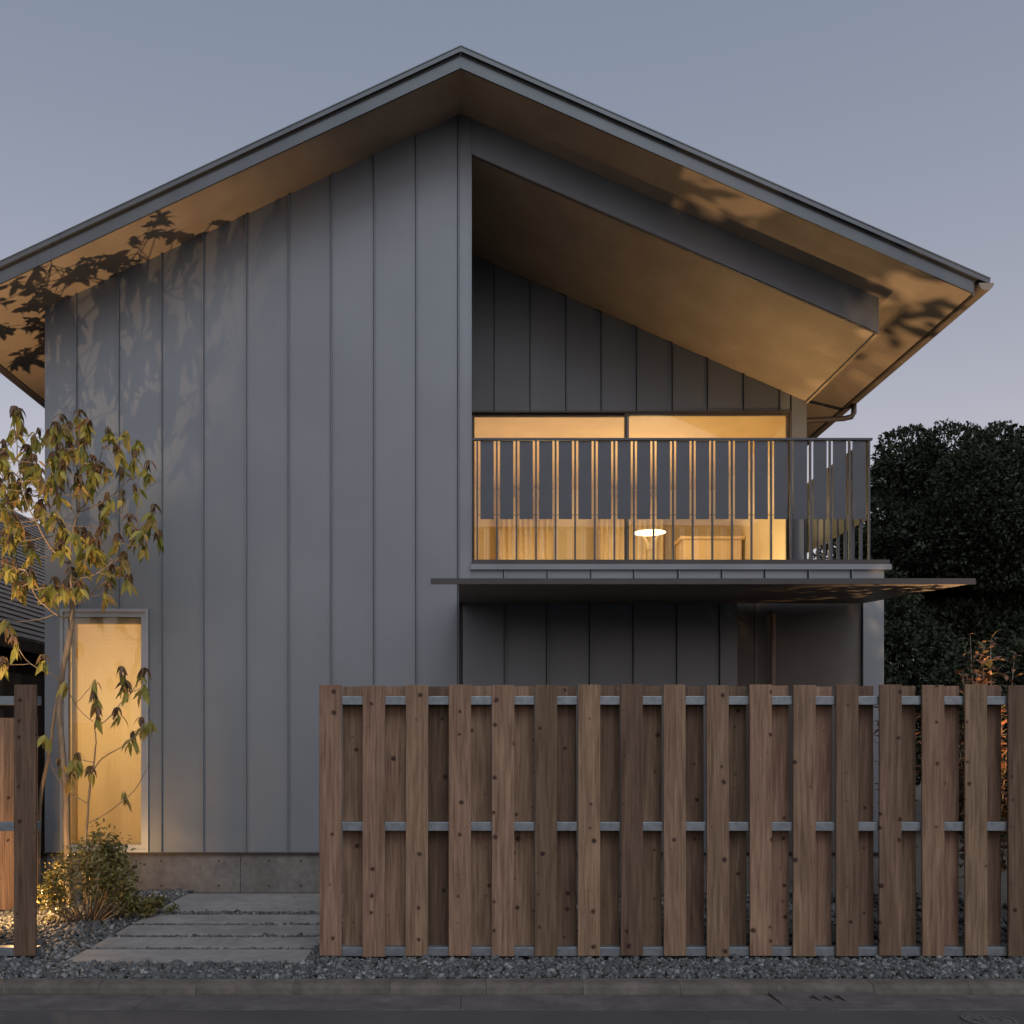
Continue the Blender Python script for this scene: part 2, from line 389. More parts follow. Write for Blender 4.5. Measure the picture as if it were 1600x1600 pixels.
def panel(x0, x1, d, z0, za, zb, seam=True, cut=None, name='wall_panel', th=.04):
    o = MB().hexa([(x0+.006,d,z0),(x1-.012,d,z0),(x1-.012,d+th,z0),(x0+.006,d+th,z0),
                   (x0+.006,d,za),(x1-.012,d,zb),(x1-.012,d+th,zb),(x0+.006,d+th,za)]).build(name, M['clad'], house)
    if seam:
        MB().hexa([(x1-.004,d-.030,z0),(x1+.005,d-.030,z0),(x1+.005,d+.03,z0),(x1-.004,d+.03,z0),
                   (x1-.004,d-.030,zb-.01),(x1+.005,d-.030,zb-.01),(x1+.005,d+.03,zb-.01),(x1-.004,d+.03,zb-.01)]).build('seam', M['clad'], o)
    return o
WX0, WX1, WZ0, WZ1 = PX(97,DM), PX(232,DM), .395, PZ(952,DM)
ms = [69,120,186,253,318,385,451,518,585,651,716.5]
for i in range(len(ms)-1):
    a, b_ = PX(ms[i],DM), PX(ms[i+1],DM)
    if a < WX1 and b_ > WX0:                         # around the tall window
        panel(a, b_, DM, WZ1+.003, zs(a), zs(b_))
        if a < WX0: panel(a, WX0-.001, DM, ZF, WZ1+.003, WZ1+.003, False)
        if b_ > WX1: panel(WX1+.001, b_, DM, ZF, WZ1+.003, WZ1+.003, True)
    else:
        panel(a, b_, DM, ZF, zs(a), zs(b_))
# corner board at the balcony
xa = PX(716.5, DM)
MB().hexa([(xa+.008,DM-.004,3.13),(XC,DM-.004,3.13),(XC,DM+.05,3.13),(xa+.008,DM+.05,3.13),
           (xa+.008,DM-.004,zs(xa)-.002),(XC,DM-.004,zs(XC)-.002),(XC,DM+.05,zs(XC)-.002),(xa+.008,DM+.05,zs(xa)-.002)]).build('corner_board', M['trim'], house)
MB().box(XC-.016, XC-.002, DM-.012, DM-.004, 3.3, zs(XC)-.03).build('corner_bead', M['trim'], house)
# side walls, back wall
MB().box(XL, XL+.04, DM+.042, DEND, ZF, zs(XL)-.01).build('side_wall', M['clad'], house)
MB().hexa([(XC-.04,DM+.052,3.3),(XC-.001,DM+.052,3.3),(XC-.001,DB-.002,3.3),(XC-.04,DB-.002,3.3),
           (XC-.04,DM+.052,zs(XC)),(XC-.001,DM+.052,zs(XC)),(XC-.001,DB-.002,zs(XC)),(XC-.04,DB-.002,zs(XC))]).build('balcony_side_wall', M['clad'], house)
MB().box(XR-.05, XR-.01, DM+.06, DEND, ZF, 3.12).build('side_wall', M['clad'], house)
MB().box(4.155, 4.195, DB+.042, DEND, 3.2, zs(4.2)-.01).build('side_wall', M['clad'], house)
MB().prism_y([(XL,ZF),(4.195,ZF),(4.195,zs(4.195)-.01),(0,ZRG-.01),(XL,zs(XL)-.01)], DEND+.001, DEND+.05).build('rear_wall', M['clad'], house)
# foundation
fd = MB().box(XL+.02, PX(375,DM)-.002, DM+.018, DM+.3, -.2, ZF-.016).box(PX(375,DM)+.002, XR-.02, DM+.018, DM+.3, -.2, ZF-.016).build('foundation', M['found'], house, bevel=.003)
for px in (252, 342, 420, 470, 560):
    for py in (1345, 1384):
        c = P(px, py, DM+.016)
        MB().tube([c, c+Vector((0,-.0015,0))], .011, 10).build('tie_hole', M['hole'], fd)
MB().box(XL, XR, DM-.012, DM+.3, ZF-.014, ZF-.002).build('base_drip', M['dark'], house)

# ground floor right
ls = [722,789,855,922,990,1058,1125]
ZP = 3.128
for i in range(len(ls)-1): panel(PX(ls[i],DM), PX(ls[i+1],DM), DM, ZF, ZP, ZP)
panel(PX(1125,DM), PX(1154,DM), DM, ZF, ZP, ZP, False)
MB().box(PX(1154,DM)-.03, PX(1348,DM)+.03, DM+.05, DM+.08, ZF, ZP).build('entry_wall', M['door'], house)
MB().box(PX(1183,DM)-.004, PX(1183,DM)+.004, DM+.036, DM+.0495, ZF, ZP).build('wall_joint', M['trim'], house)
panel(PX(1348,DM), PX(1383,DM), DM, ZF, ZP, ZP, False, name='wall_panel')
MB().box(PX(717.5,DM), PX(722,DM)-.003, DM+.012, DM+.05, ZF, ZP).build('wall_joint', M['dark'], house)
pp = P(1207, 960, DM-.02)
MB().tube([(pp.x,DM-.03,ZF),(pp.x,DM-.03,2.77),(pp.x,DM-.01,2.81),(pp.x,DM+.06,2.81)], .026, 10).build('downpipe', M['pipe'], house, smooth=True)
# balcony apron with seams
bs = [736.5,788,856,924,991,1060,1128,1195,1263,1330,1383]
for i in range(len(bs)-1): panel(PX(bs[i],DM), PX(bs[i+1],DM), DM-.004, ZP+.003, 3.232, 3.232, i < len(bs)-2, name='balcony_panel')
MB().box(PX(735,DM), PX(1391,DM), DM-.035, DM+.02, 3.234, 3.288).build('balcony_flashing', M['trim'], house)
MB().box(PX(737,DM), PX(1389,DM), DM-.02, DM+.05, 3.290, 3.335).build('deck_edge', M['dark'], house)
MB().box(XC+.002, XR-.002, DM+.052, DB-.002, 3.235, 3.32).build('balcony_floor', M['dark'], house)

# balcony beam, ceiling and back wall
BB = .352
xb0, xb1 = XC+.003, 4.205
MB().prism_y([(xb0,zs(xb0)-BB),(xb1,zs(xb1)-BB),(xb1,zs(xb1)-.002),(xb0,zs(xb0)-.002)], DM, DM+.05).build('gable_beam', M['trim'], house)
MB().prism_y([(xb1-.03,zs(xb1)-BB),(xb1,zs(xb1)-BB),(xb1,zs(xb1)-.002),(xb1-.03,zs(xb1)-.002)], DM+.052, DB).build('eaves_beam', M['trim'], house)
MB().prism_y([(xb0,zs(xb0)-BB),(xb1-.031,zs(xb1-.031)-BB),(xb1-.031,zs(xb1-.031)-BB+.02),(xb0,zs(xb0)-BB+.02)], DM+.052, DB).build('balcony_ceiling', M['soffit'], house)
MB().prism_y([(xb0+.01,zs(xb0)-BB-.012),(xb1-.012,zs(xb1)-BB-.012),(xb1-.012,zs(xb1)-BB-.001),(xb0+.01,zs(xb0)-BB-.001)], DM+.006, DM+.02).build('beam_drip', M['bronze'], house)
MB().box(xb1-.03, xb1-.002, DM+.022, DB-.004, zs(xb1)-BB-.014, zs(xb1)-BB-.002).build('edge_batten', M['soffit'], house)
GX0, GX1, GZ0, GZ1 = XC+.004, PX(1236,DB), 3.34, PZ(642,DB)
ups = [733,773,829,885,940,995,1051,1106,1162,1218,1262]
zc = lambda x: zs(x)-BB-.003
for i in range(len(ups)-1):
    a, b_ = PX(ups[i],DB), PX(ups[i+1],DB)
    if b_ <= GX1+.01: panel(a, b_, DB, GZ1, zc(a), zc(b_), True)
    else:
        panel(a, GX1 if a < GX1 else a, DB, GZ1, zc(a), zc(GX1), False) if a < GX1 else None
        panel(max(a,GX1+.002), b_, DB, 3.322, zc(max(a,GX1)), zc(b_), False)
# sliding window
sw = link('sliding_window', None, house, Matrix.Translation((0,0,0)))
fr = .045
def frame(x0, x1, z0, z1, d, fw, dep, mat, parent, name='frame'):
    m = MB(); m.box(x0, x1, d, d+dep, z1-fw, z1); m.box(x0, x1, d, d+dep, z0, z0+fw)
    m.box(x0, x0+fw, d, d+dep, z0+fw, z1-fw); m.box(x1-fw, x1, d, d+dep, z0+fw, z1-fw)
    return m.build(name, mat, parent)
frame(GX0, GX1, GZ0, GZ1, DB-.012, .022, .10, M['bronze'], sw, 'frame')
xm = PX(980, DB)
frame(GX0+.023, xm+.03, GZ0+.023, GZ1-.023, DB+.045, .03, .035, M['bronze'], sw, 'sash')
frame(xm-.03, GX1-.023, GZ0+.023, GZ1-.023, DB+.006, .03, .035, M['bronze'], sw, 'sash')
MB().box(GX0+.054, xm-.001, DB+.058, DB+.064, GZ0+.054, GZ1-.054).build('pane', M['glass'], sw)
MB().box(xm+.001, GX1-.054, DB+.020, DB+.026, GZ0+.054, GZ1-.054).build('pane', M['glass'], sw)
MB().box(xm-.012, xm+.006, DB-.012, DB+.005, 4.22, 4.38).build('handle', M['galv'], sw)
# the room behind it
RX0, RX1, RD0, RD1, RZ0, RZ1 = XC-.6, 4.15, DB+.10, 15.4, 3.33, 5.56
room = link('room', None, house)
MB().box(RX0, RX1, RD0, RD1, RZ1, RZ1+.04).build('ceiling', M['inwood'], room)
MB().box(RX0, RX1, RD0, RD1, RZ0-.04, RZ0).build('floor', M['inwood'], room)
MB().box(RX0, RX1, RD1, RD1+.04, RZ0, RZ1).build('rear_wall', M['inwhite'], room)
MB().box(RX0-.04, RX0, RD0, RD1, RZ0, RZ1).build('side_wall', M['inwhite'], room)
MB().box(RX1, RX1+.003, RD0, RD1, RZ0, RZ1).build('side_wall', M['inwhite'], room)
MB().box(RX0, GX0-.001, DB+.05, DB+.098, RZ0, RZ1).build('side_wall', M['inwhite'], room)
MB().box(RX0, RX1, DB+.092, DB+.099, GZ1, RZ1).build('lintel', M['inwood'], room)
def curtain(x0, x1, y, z0, z1):
    m = MB(); n = int((x1-x0)/.012); pts = []
    for i in range(n+1):
        x = x0+(x1-x0)*i/n; yy = y+.025*math.sin(x*2*math.pi/.085)+.008*math.sin(x*31)
        pts += [(x,yy,z0),(x,yy,z1)]
    m.poly(pts, [(2*i,2*i+2,2*i+3,2*i+1) for i in range(n)])
    o = m.build('curtain', M['curtain'], None, True); s = o.modifiers.new('solid','SOLIDIFY'); s.thickness = .003
    return o
tag(curtain(.6, 1.42, 14.9, RZ0+.01, 5.3), 'beige pleated curtain inside the room between the lamp and the tall metal wall', 'curtain', 'curtains in the lit room')
tag(curtain(2.15, 3.15, 14.9, RZ0+.01, 5.3), 'beige pleated curtain inside the room behind the glowing lamp', 'curtain', 'curtains in the lit room')
# cabinet and table lamp in the room
cb = thing('wall_cabinet', 'pale wooden cabinet inside the lit room beside the lamp', 'cabinet', (3.6,14.3,RZ0))
MB().box(3.25, 4.1, 14.0, 14.5, RZ0, 4.46).build('carcass', M['inwood'], cb)
MB().box(3.2, 4.13, 13.96, 14.52, 4.461, 4.50).build('top', M['inwood'], cb)
MB().box(3.27, 3.67, 13.98, 13.999, RZ0+.06, 4.44).build('door', M['inwood'], cb)
MB().box(3.68, 4.08, 13.98, 13.999, RZ0+.06, 4.44).build('door', M['inwood'], cb)
LD = 13.2; lc = P(1015, 833, LD)
sd = thing('side_table', 'small wooden table under the glowing lamp', 'table', (lc.x, LD, RZ0))
MB().box(lc.x-.25, lc.x+.25, LD-.25, LD+.25, 3.86, 3.89).build('top', M['inwood'], sd)
for sx in (-1,1):
    for sy in (-1,1): MB().box(lc.x+sx*.2-.015, lc.x+sx*.2+.015, LD+sy*.2-.015, LD+sy*.2+.015, RZ0, 3.859).build('leg', M['inwood'], sd)
tl = thing('table_lamp', 'glowing table lamp with a flat disc shade on slanted arms behind the balcony railing', 'lamp', (lc.x, LD, 3.89))
MB().tube([(lc.x,LD,3.891),(lc.x,LD,3.91)], .10, 20).build('base', M['ceramic'], tl)
MB().tube([(lc.x,LD,3.91),(lc.x,LD,lc.z-.15)], .012, 8).build('stem', M['ceramic'], tl)
MB().tube([(lc.x,LD,lc.z-.23),(lc.x,LD,lc.z-.13)], [.03,.05], 14).build('cup', M['ceramic'], tl)
for k in range(4):
    a = math.pi*.5*k+.3
    MB().tube([(lc.x+.04*math.cos(a),LD+.04*math.sin(a),lc.z-.14),(lc.x+.15*math.cos(a),LD+.15*math.sin(a),lc.z-.005)], .006, 6).build('arm', M['ceramic'], tl)
MB().tube([(lc.x,LD,lc.z-.02),(lc.x,LD,lc.z+.005),(lc.x,LD,lc.z+.03)], [.10,.22,.05], 32).build('shade', M['flame'], tl, True)
lamp('lamp_bulb', tl, 'POINT', (lc.x, LD, lc.z+.22), 30, WARM, .10)
for (fx, fy, pw_) in ((3.35, 12.4, 28), (1.1, 13.0, 68)):  # low uplighters on the floor, just below the line of the deck
    dl = thing('floor_uplighter', 'low floor uplighter near the sliding window by the '+('cabinet' if fx > 2 else 'curtain')+' in the lit upper room', 'lamp', (fx,fy,RZ0), 'uplighters in the upper room')
    MB().tube([(fx,fy,RZ0),(fx,fy,RZ0+.02),(fx,fy,RZ0+.14),(fx,fy,RZ0+.16)], [.09,.09,.06,.06], 20).build('body', M['ceramic'], dl)
    lamp('lamp_bulb', dl, 'POINT', (fx, fy, RZ0+.27), pw_, WARM, .08)

# tall window with roller blind
tw = link('tall_window', None, house)
frame(WX0-.011, WX1+.0055, WZ0+.002, WZ1+.002, DM-.03, .03, .05, M['silver'], tw, 'frame')
frame(WX0+.0195, WX1-.0255, WZ0+.033, WZ1-.033, DM-.012, .045, .06, M['silver'], tw, 'sash')
MB().box(WX0+.079, WX1-.079, DM+.012, DM+.018, WZ0+.079, WZ1-.079).build('pane', M['glass'], tw)
MB().box(WX0+.075, WX1-.075, DM+.052, DM+.09, WZ1-.14, WZ1-.075).build('blind_box', M['inwood'], tw)
MB().poly([(WX0+.12,DM+.10,WZ0+.05),(WX1-.07,DM+.10,WZ0+.05),(WX1-.07,DM+.10,WZ1-.09),(WX0+.12,DM+.10,WZ1-.09)], [(0,1,2,3)]).build('blind', M['blind'], tw)
MB().box(WX0+.075, WX0+.118, DM+.05, DM+.2, WZ0+.07, WZ1-.075).build('jamb', M['inwood'], tw)
ent = link('entrance_hall', None, house)
for bx in ((WX0-.1, WX0-.06, .1), (WX1+.3, WX1+.34, .1)):
    MB().box(bx[0], bx[1], DM+.06, DM+1.4, ZF, WZ1+.2).build('side_wall', M['inwhite'], ent)
MB().box(WX0-.06, WX1+.3, DM+1.36, DM+1.4, ZF, WZ1+.2).build('rear_wall', M['inwhite'], ent)
MB().box(WX0-.06, WX1+.3, DM+.06, DM+1.36, WZ1+.17, WZ1+.2).build('ceiling', M['inwhite'], ent)
MB().box(WX0-.06, WX1+.3, DM+.06, DM+1.36, ZF, ZF+.03).build('floor', M['inwood'], ent)
hl = thing('hall_lamp', 'lamp hidden behind the blind of the tall window', 'lamp', ((WX0+WX1)/2, DM+.6, WZ1+.1))
MB().tube([((WX0+WX1)/2,DM+.6,WZ1+.169),((WX0+WX1)/2,DM+.6,WZ1+.10)], .05, 16).build('shade', M['flame'], hl)
lamp('lamp_bulb', hl, 'POINT', ((WX0+WX1)/2+.05, DM+1.15, 1.85), 28, (1.0,.70,.32), .08)

# roof
roof = link('roof', None, house)
XEL, XER = -4.90, 4.80
TH = .175                                            # vertical thickness of the verge
def slope_strip(x0, x1, zo0, zo1, d0, d1, name, mat, parent=roof):
    a, b_ = x0, x1
    return MB().prism_y([(a,zs(a)+zo0),(b_,zs(b_)+zo0),(b_,zs(b_)+zo1),(a,zs(a)+zo1)], d0, d1).build(name, mat, parent)
for a, b_ in ((XEL,-.0005),(.0005,XER)):
    slope_strip(a, b_, .0, .02, DO+.02, DEND+.3, 'soffit', M['soffit'])
    slope_strip(a, b_, .021, .145, DO+.04, DEND+.3, 'roof_deck', M['dark'])
    slope_strip(a, b_, -.006, .105, DO, DO+.019, 'fascia', M['roofm'])
for a, b_ in ((XEL-.07,-.0005),(.0005,XER+.14)):
    slope_strip(a, b_, .128, .172, DO-.032, DO-.004, 'verge_flashing', M['roofm'])
    slope_strip(a, b_, .1725, .183, DO-.037, DEND+.32, 'roof_sheet', M['roofm'])
slope_strip(XEL-.03, -.0005, .106, .127, DO-.004, DO+.018, 'verge_shade_strip', M['dark'])  # dark strip stands in for the shade under the verge flashing
slope_strip(.0005, XER+.02, .106, .127, DO-.004, DO+.018, 'verge_shade_strip', M['dark'])
MB().poly([(-.10,DO+.1,zs(-.1)+.188),(0,DO+.1,ZRG+.191),(.10,DO+.1,zs(.1)+.188),(-.10,DEND+.3,zs(-.1)+.192),(0,DEND+.3,ZRG+.197),(.10,DEND+.3,zs(.1)+.192)],
          [(0,1,4,3),(1,2,5,4)]).build('ridge_cap', M['roofm'], roof)
for xe, sg in ((XEL,-1),(XER,1)):
    MB().box(min(xe,xe+sg*.025), max(xe,xe+sg*.025), DO+.021, DEND+.3, zs(xe)-.02, zs(xe)+.126).build('eaves_fascia', M['bronze'], roof)
    m = MB(); n = 10; cx, cz, rr = xe+sg*.105, zs(xe)+.075, .07; th = .004
    prof = [(cx+rr*math.cos(math.pi+math.pi*k/n), cz+rr*math.sin(math.pi+math.pi*k/n)) for k in range(n+1)]
    prof += [(cx+(rr-th)*math.cos(2*math.pi-math.pi*k/n), cz+(rr-th)*math.sin(2*math.pi-math.pi*k/n)) for k in range(n+1)]
    m.prism_y(prof, DO-.03, DEND+.3).build('gutter', M['canopy'] if sg > 0 else M['bronze'], roof, False)
    m = MB(); m.prism_y([(cx+rr*math.cos(math.pi+math.pi*k/n), cz+rr*math.sin(math.pi+math.pi*k/n)) for k in range(n+1)], DO-.034, DO-.0305).build('gutter_end', M['canopy'] if sg > 0 else M['bronze'], roof)
gx = XER+.105
MB().tube([(gx,11.98,zs(XER)+.02),(gx,11.98,zs(XER)-.10),(gx-.03,11.98,zs(XER)-.15),(gx-.12,11.98,zs(XER)-.17),(4.2,11.98,zs(XER)-.20),(4.16,11.98,zs(XER)-.20)], .033, 10).build('downpipe', M['bronze'], roof, True)

# canopy over the entry
D1 = 7.568
cn = link('canopy', None, house)
cxl, cxr = PX(717,DM), 4.04
zw, zf = PZ(943,DM), PZ(911.5,D1)
MB().hexa([(cxl,D1,zf),(cxr,D1,zf),(cxr,DM-.001,zw),(cxl,DM-.001,zw),(cxl,D1,zf+.035),(cxr,D1,zf+.035),(cxr,DM-.001,zw+.035),(cxl,DM-.001,zw+.035)]).build('canopy_plate', M['canopy'], cn)
MB().box(PX(673,D1), cxr+.012, D1-.012, D1-.001, zf-.008, zf+.038).build('canopy_edge', M['dark'], cn)
MB().box(cxl, cxr, DM-.036, DM-.0315, zw+.036, zw+.10).build('wall_flashing', M['trim'], cn)

# balcony railing
ral = link('railing', None, house)
RD = DM+.045
b0 = 745.7; pitch = (1357.6-745.7)/20
ZT = PZ(685,DM)
xr0, xr1 = PX(b0,RD), PX(1357.6,RD)
MB().box(XC+.004, xr1+.03, RD-.022, RD+.022, ZT-.008, ZT+.014).build('handrail', M['rail'], ral, bevel=.002)
MB().box(xr1-.022, xr1+.022, RD+.023, DB-.03, ZT-.008, ZT+.014).build('handrail', M['rail'], ral, bevel=.002)
bm = MB().box(-.008,.008,-.016,.016,3.30,ZT-.009).mesh('baluster', M['rail'])
pw = 20.8*S/2
pm = MB().box(-pw,pw,-.003,.003,PZ(809.5,DM),ZT-.012).mesh('railing_panel', M['rail'])
for i in range(21):
    x = PX(b0+pitch*i, RD)
    link('baluster', bm, ral, Matrix.Translation((x,RD,0)))
    if i < 20: link('railing_panel', pm, ral, Matrix.Translation((x+pitch*RD/F/2, RD, 0)))
MB().box(xr0, xr1, RD-.003, RD+.003, PZ(803,DM)-.003, PZ(803,DM)+.003).build('tie_rod', M['rail'], ral)
pit = pitch*RD/F; rot = Matrix.Rotation(R(90), 4, 'Z')
for i in range(1, 10):
    link('baluster', bm, ral, Matrix.Translation((xr1, RD+pit*i, 0)) @ rot)
for i in range(0, 9):
    link('railing_panel', pm, ral, Matrix.Translation((xr1, RD+pit*(i+.5), 0)) @ rot)
MB().box(xr1-.003, xr1+.003, RD, RD+pit*9, PZ(803,DM)-.003, PZ(803,DM)+.003).build('tie_rod', M['rail'], ral)

# ------------------------------------------------------------------ front fence
DF = 6.62; SF = DF/F
ZTOP, ZBOT = PZ(1070,DF), PZ(1494,DF)
fm = MB().box(-17.4*SF, 17.4*SF, -.01, .01, ZBOT, ZTOP).mesh('board', M['wood'])
fmb = MB().box(-17.4*SF, 17.4*SF, -.01, .01, ZBOT+.01, ZTOP).mesh('board', M['wood'])
def fence(name, label, pxs, backs, x0, x1, posts):
    t = thing(name, label, 'fence', (PX(pxs[0],DF), DF, 0), 'board fences along the street')
    for c in pxs:
        Mx = Matrix.Translation((PX(c,DF), DF+.01+random.uniform(-.001,.001), random.uniform(-.006,.004))) @ Matrix.Rotation(R(random.uniform(-.12,.12)),4,'Y')
        o = link('board', fm, t, Mx); bv = o.modifiers.new('bevel','BEVEL'); bv.width = .003; bv.segments = 2
        for zz in (PZ(1094,DF), PZ(1292,DF)):
            for sx in (-.045, .045):
                MB().tube([(PX(c,DF)+sx, DF-.0004, zz), (PX(c,DF)+sx, DF-.0025, zz)], .0035, 6).build('screw', M['dark'], o) if c > 0 else None
    for c in backs:
        Mx = Matrix.Translation((PX(c,DF), DF+.103+.01, random.uniform(-.006,.002))) @ Matrix.Rotation(R(random.uniform(-.15,.15)),4,'Y')
        link('board', fmb, t, Mx)
    for py in (1094.5, 1291.5, 1487):
        z = PZ(py, DF+.03)
        MB().box(x0, x1, DF+.025, DF+.10, z-.030, z+.030).build('rail', M['galv'], t, bevel=.003)
    for x in posts:
        MB().box(x-.03, x+.03, DF+.031, DF+.094, -.15, .03).build('post_foot', M['galv'], t)
pf = [516.5+67.3*i for i in range(26)]
fence('street_fence', 'long cedar board fence on galvanised rails in front of the entry porch', pf, [p+33.6 for p in pf], PX(500,DF), PX(2262,DF), [PX(520,DF)+.02, PX(960,DF), PX(1390,DF), PX(1830,DF)])
pl = [38.5-67.3*i for i in range(3)]
fence('street_fence', 'end of a cedar board fence lit orange from behind beside the bush', pl, [p-33.6 for p in pl[1:]], PX(-120,DF), PX(55,DF), [PX(-20,DF)])
# boundary board fence inside the garden, lit by the garden spotlight
bf = thing('boundary_fence', 'board fence glowing orange behind the short street fence piece', 'fence', (-4.3,8.6,0))
for k in range(9):
    MB().box(-5.10+.145*k, -5.10+.145*k+.142, 8.60, 8.62, 0, 1.72).build('board', M['wood'], bf)
MB().box(-5.1, -3.80, 8.621, 8.66, 1.5, 1.56).build('rail', M['oldwood'], bf)
MB().box(-5.1, -3.80, 8.621, 8.66, .4, .46).build('rail', M['oldwood'], bf)

# ------------------------------------------------------------------ gravel
def ico():
    t = (1+5**.5)/2
    v = np.array([(-1,t,0),(1,t,0),(-1,-t,0),(1,-t,0),(0,-1,t),(0,1,t),(0,-1,-t),(0,1,-t),(t,0,-1),(t,0,1),(-t,0,-1),(-t,0,1)], float)
    v /= np.linalg.norm(v[0])
    f = np.array([(0,11,5),(0,5,1),(0,1,7),(0,7,10),(0,10,11),(1,5,9),(5,11,4),(11,10,2),(10,7,6),(7,1,8),(3,9,4),(3,4,2),(3,2,6),(3,6,8),(3,8,9),(4,9,5),(2,4,11),(6,2,10),(8,6,7),(9,8,1)])
    return v, f
rng = np.random.default_rng(3)
def rot_rand(n):
    q = rng.normal(size=(n,4)); q /= np.linalg.norm(q,axis=1)[:,None]; a,b,c,d = q.T
    return np.stack([np.stack([1-2*(c*c+d*d),2*(b*c-a*d),2*(b*d+a*c)],-1),np.stack([2*(b*c+a*d),1-2*(b*b+d*d),2*(c*d-a*b)],-1),np.stack([2*(b*d-a*c),2*(c*d+a*b),1-2*(b*b+c*c)],-1)],1)
def np_mesh(name, v, f, mat, parent=None):
    me = bpy.data.meshes.new(name); k = f.shape[1]
    me.vertices.add(len(v)); me.vertices.foreach_set('co', v.astype(np.float32).ravel())
    me.loops.add(f.size); me.loops.foreach_set('vertex_index', f.astype(np.int32).ravel())
    me.polygons.add(len(f)); me.polygons.foreach_set('loop_start', np.arange(0,f.size,k,dtype=np.int32))
    me.update(calc_edges=True); me.validate(); me.materials.append(mat)
    return link(name, me, parent)
def gravel(regions, name='gravel'):
    v0, f0 = ico(); V = []; Fc = []; off = 0
    for (x0,x1,y0,y1,dens,size) in regions:
        n = int((x1-x0)*(y1-y0)*dens)
        c = np.stack([rng.uniform(x0,x1,n), rng.uniform(y0,y1,n), rng.uniform(-.006,.012,n)],1)
        keep = ~((c[:,0]>-2.70)&(c[:,0]<-1.055)&(((c[:,1]>6.50)&(c[:,1]<6.903))|((c[:,1]>6.975)&(c[:,1]<7.331))|((c[:,1]>7.431)&(c[:,1]<7.818))|((c[:,1]>7.912)&(c[:,1]<8.289))|(c[:,1]>8.472)))
        c = c[keep]; n = len(c)
        c[(c[:,0]>-2.70)&(c[:,0]<-1.055)&(c[:,1]>6.88)&(c[:,1]<8.5),2] -= .010
        s = size*rng.lognormal(0,.32,n)
        sh = v0[None]*(1+rng.uniform(-.22,.22,(n,12,1)))*np.stack([rng.uniform(.8,1.25,n),rng.uniform(.6,1,n),rng.uniform(.45,.8,n)],1)[:,None,:]
        vv = np.einsum('nij,nkj->nki', rot_rand(n), sh)*s[:,None,None]+c[:,None,:]
        V.append(vv.reshape(-1,3)); Fc.append((f0[None]+(np.arange(n)*12)[:,None,None]+off).reshape(-1,3)); off += n*12
    return stuff(np_mesh(name, np.concatenate(V), np.concatenate(Fc), M['gravel']))
g = gravel([(-3.6,4.4,6.09,6.60,2600,.017),(-4.0,-.7,6.60,9.66,1500,.018),(-2.7,-1.0,6.88,8.5,3000,.012),(-.7,4.6,6.60,6.9,900,.018),(-.7,5,6.9,9.6,150,.03)])
tag(g, 'grey crushed stone gravel along the kerb and around the path', 'gravel')

# ------------------------------------------------------------------ leaves
def leaf_template(L, W, fold=.25, droop=.35):        # 8 vertices, along +X
    xs_ = [0,.3,.65,1.0]; ws = [.06,.5,.42,.0]
    v = []
    for x, ww in zip(xs_, ws):
        z = -droop*x*x*L; v += [(x*L, ww*W, z+fold*ww*W), (x*L, 0, z), (x*L, -ww*W, z+fold*ww*W)]
    f = []
    for i in range(3):
        a = 3*i; f += [(a,a+1,a+4,a+3),(a+1,a+2,a+5,a+4)]
    return np.array(v), np.array(f)
def leaves_mesh(name, mats, tpl, mat, parent, is_stuff=True):
    v0, f0 = tpl; n = len(mats); A = np.array([np.array(m) for m in mats])
    vv = np.einsum('nij,kj->nki', A[:,:3,:3], v0)+A[:,None,:3,3]
    f = (f0[None]+(np.arange(n)*len(v0))[:,None,None]).reshape(-1,4)
    o = np_mesh(name, vv.reshape(-1,3), f, mat, parent)
    if is_stuff: stuff(o)
    return o

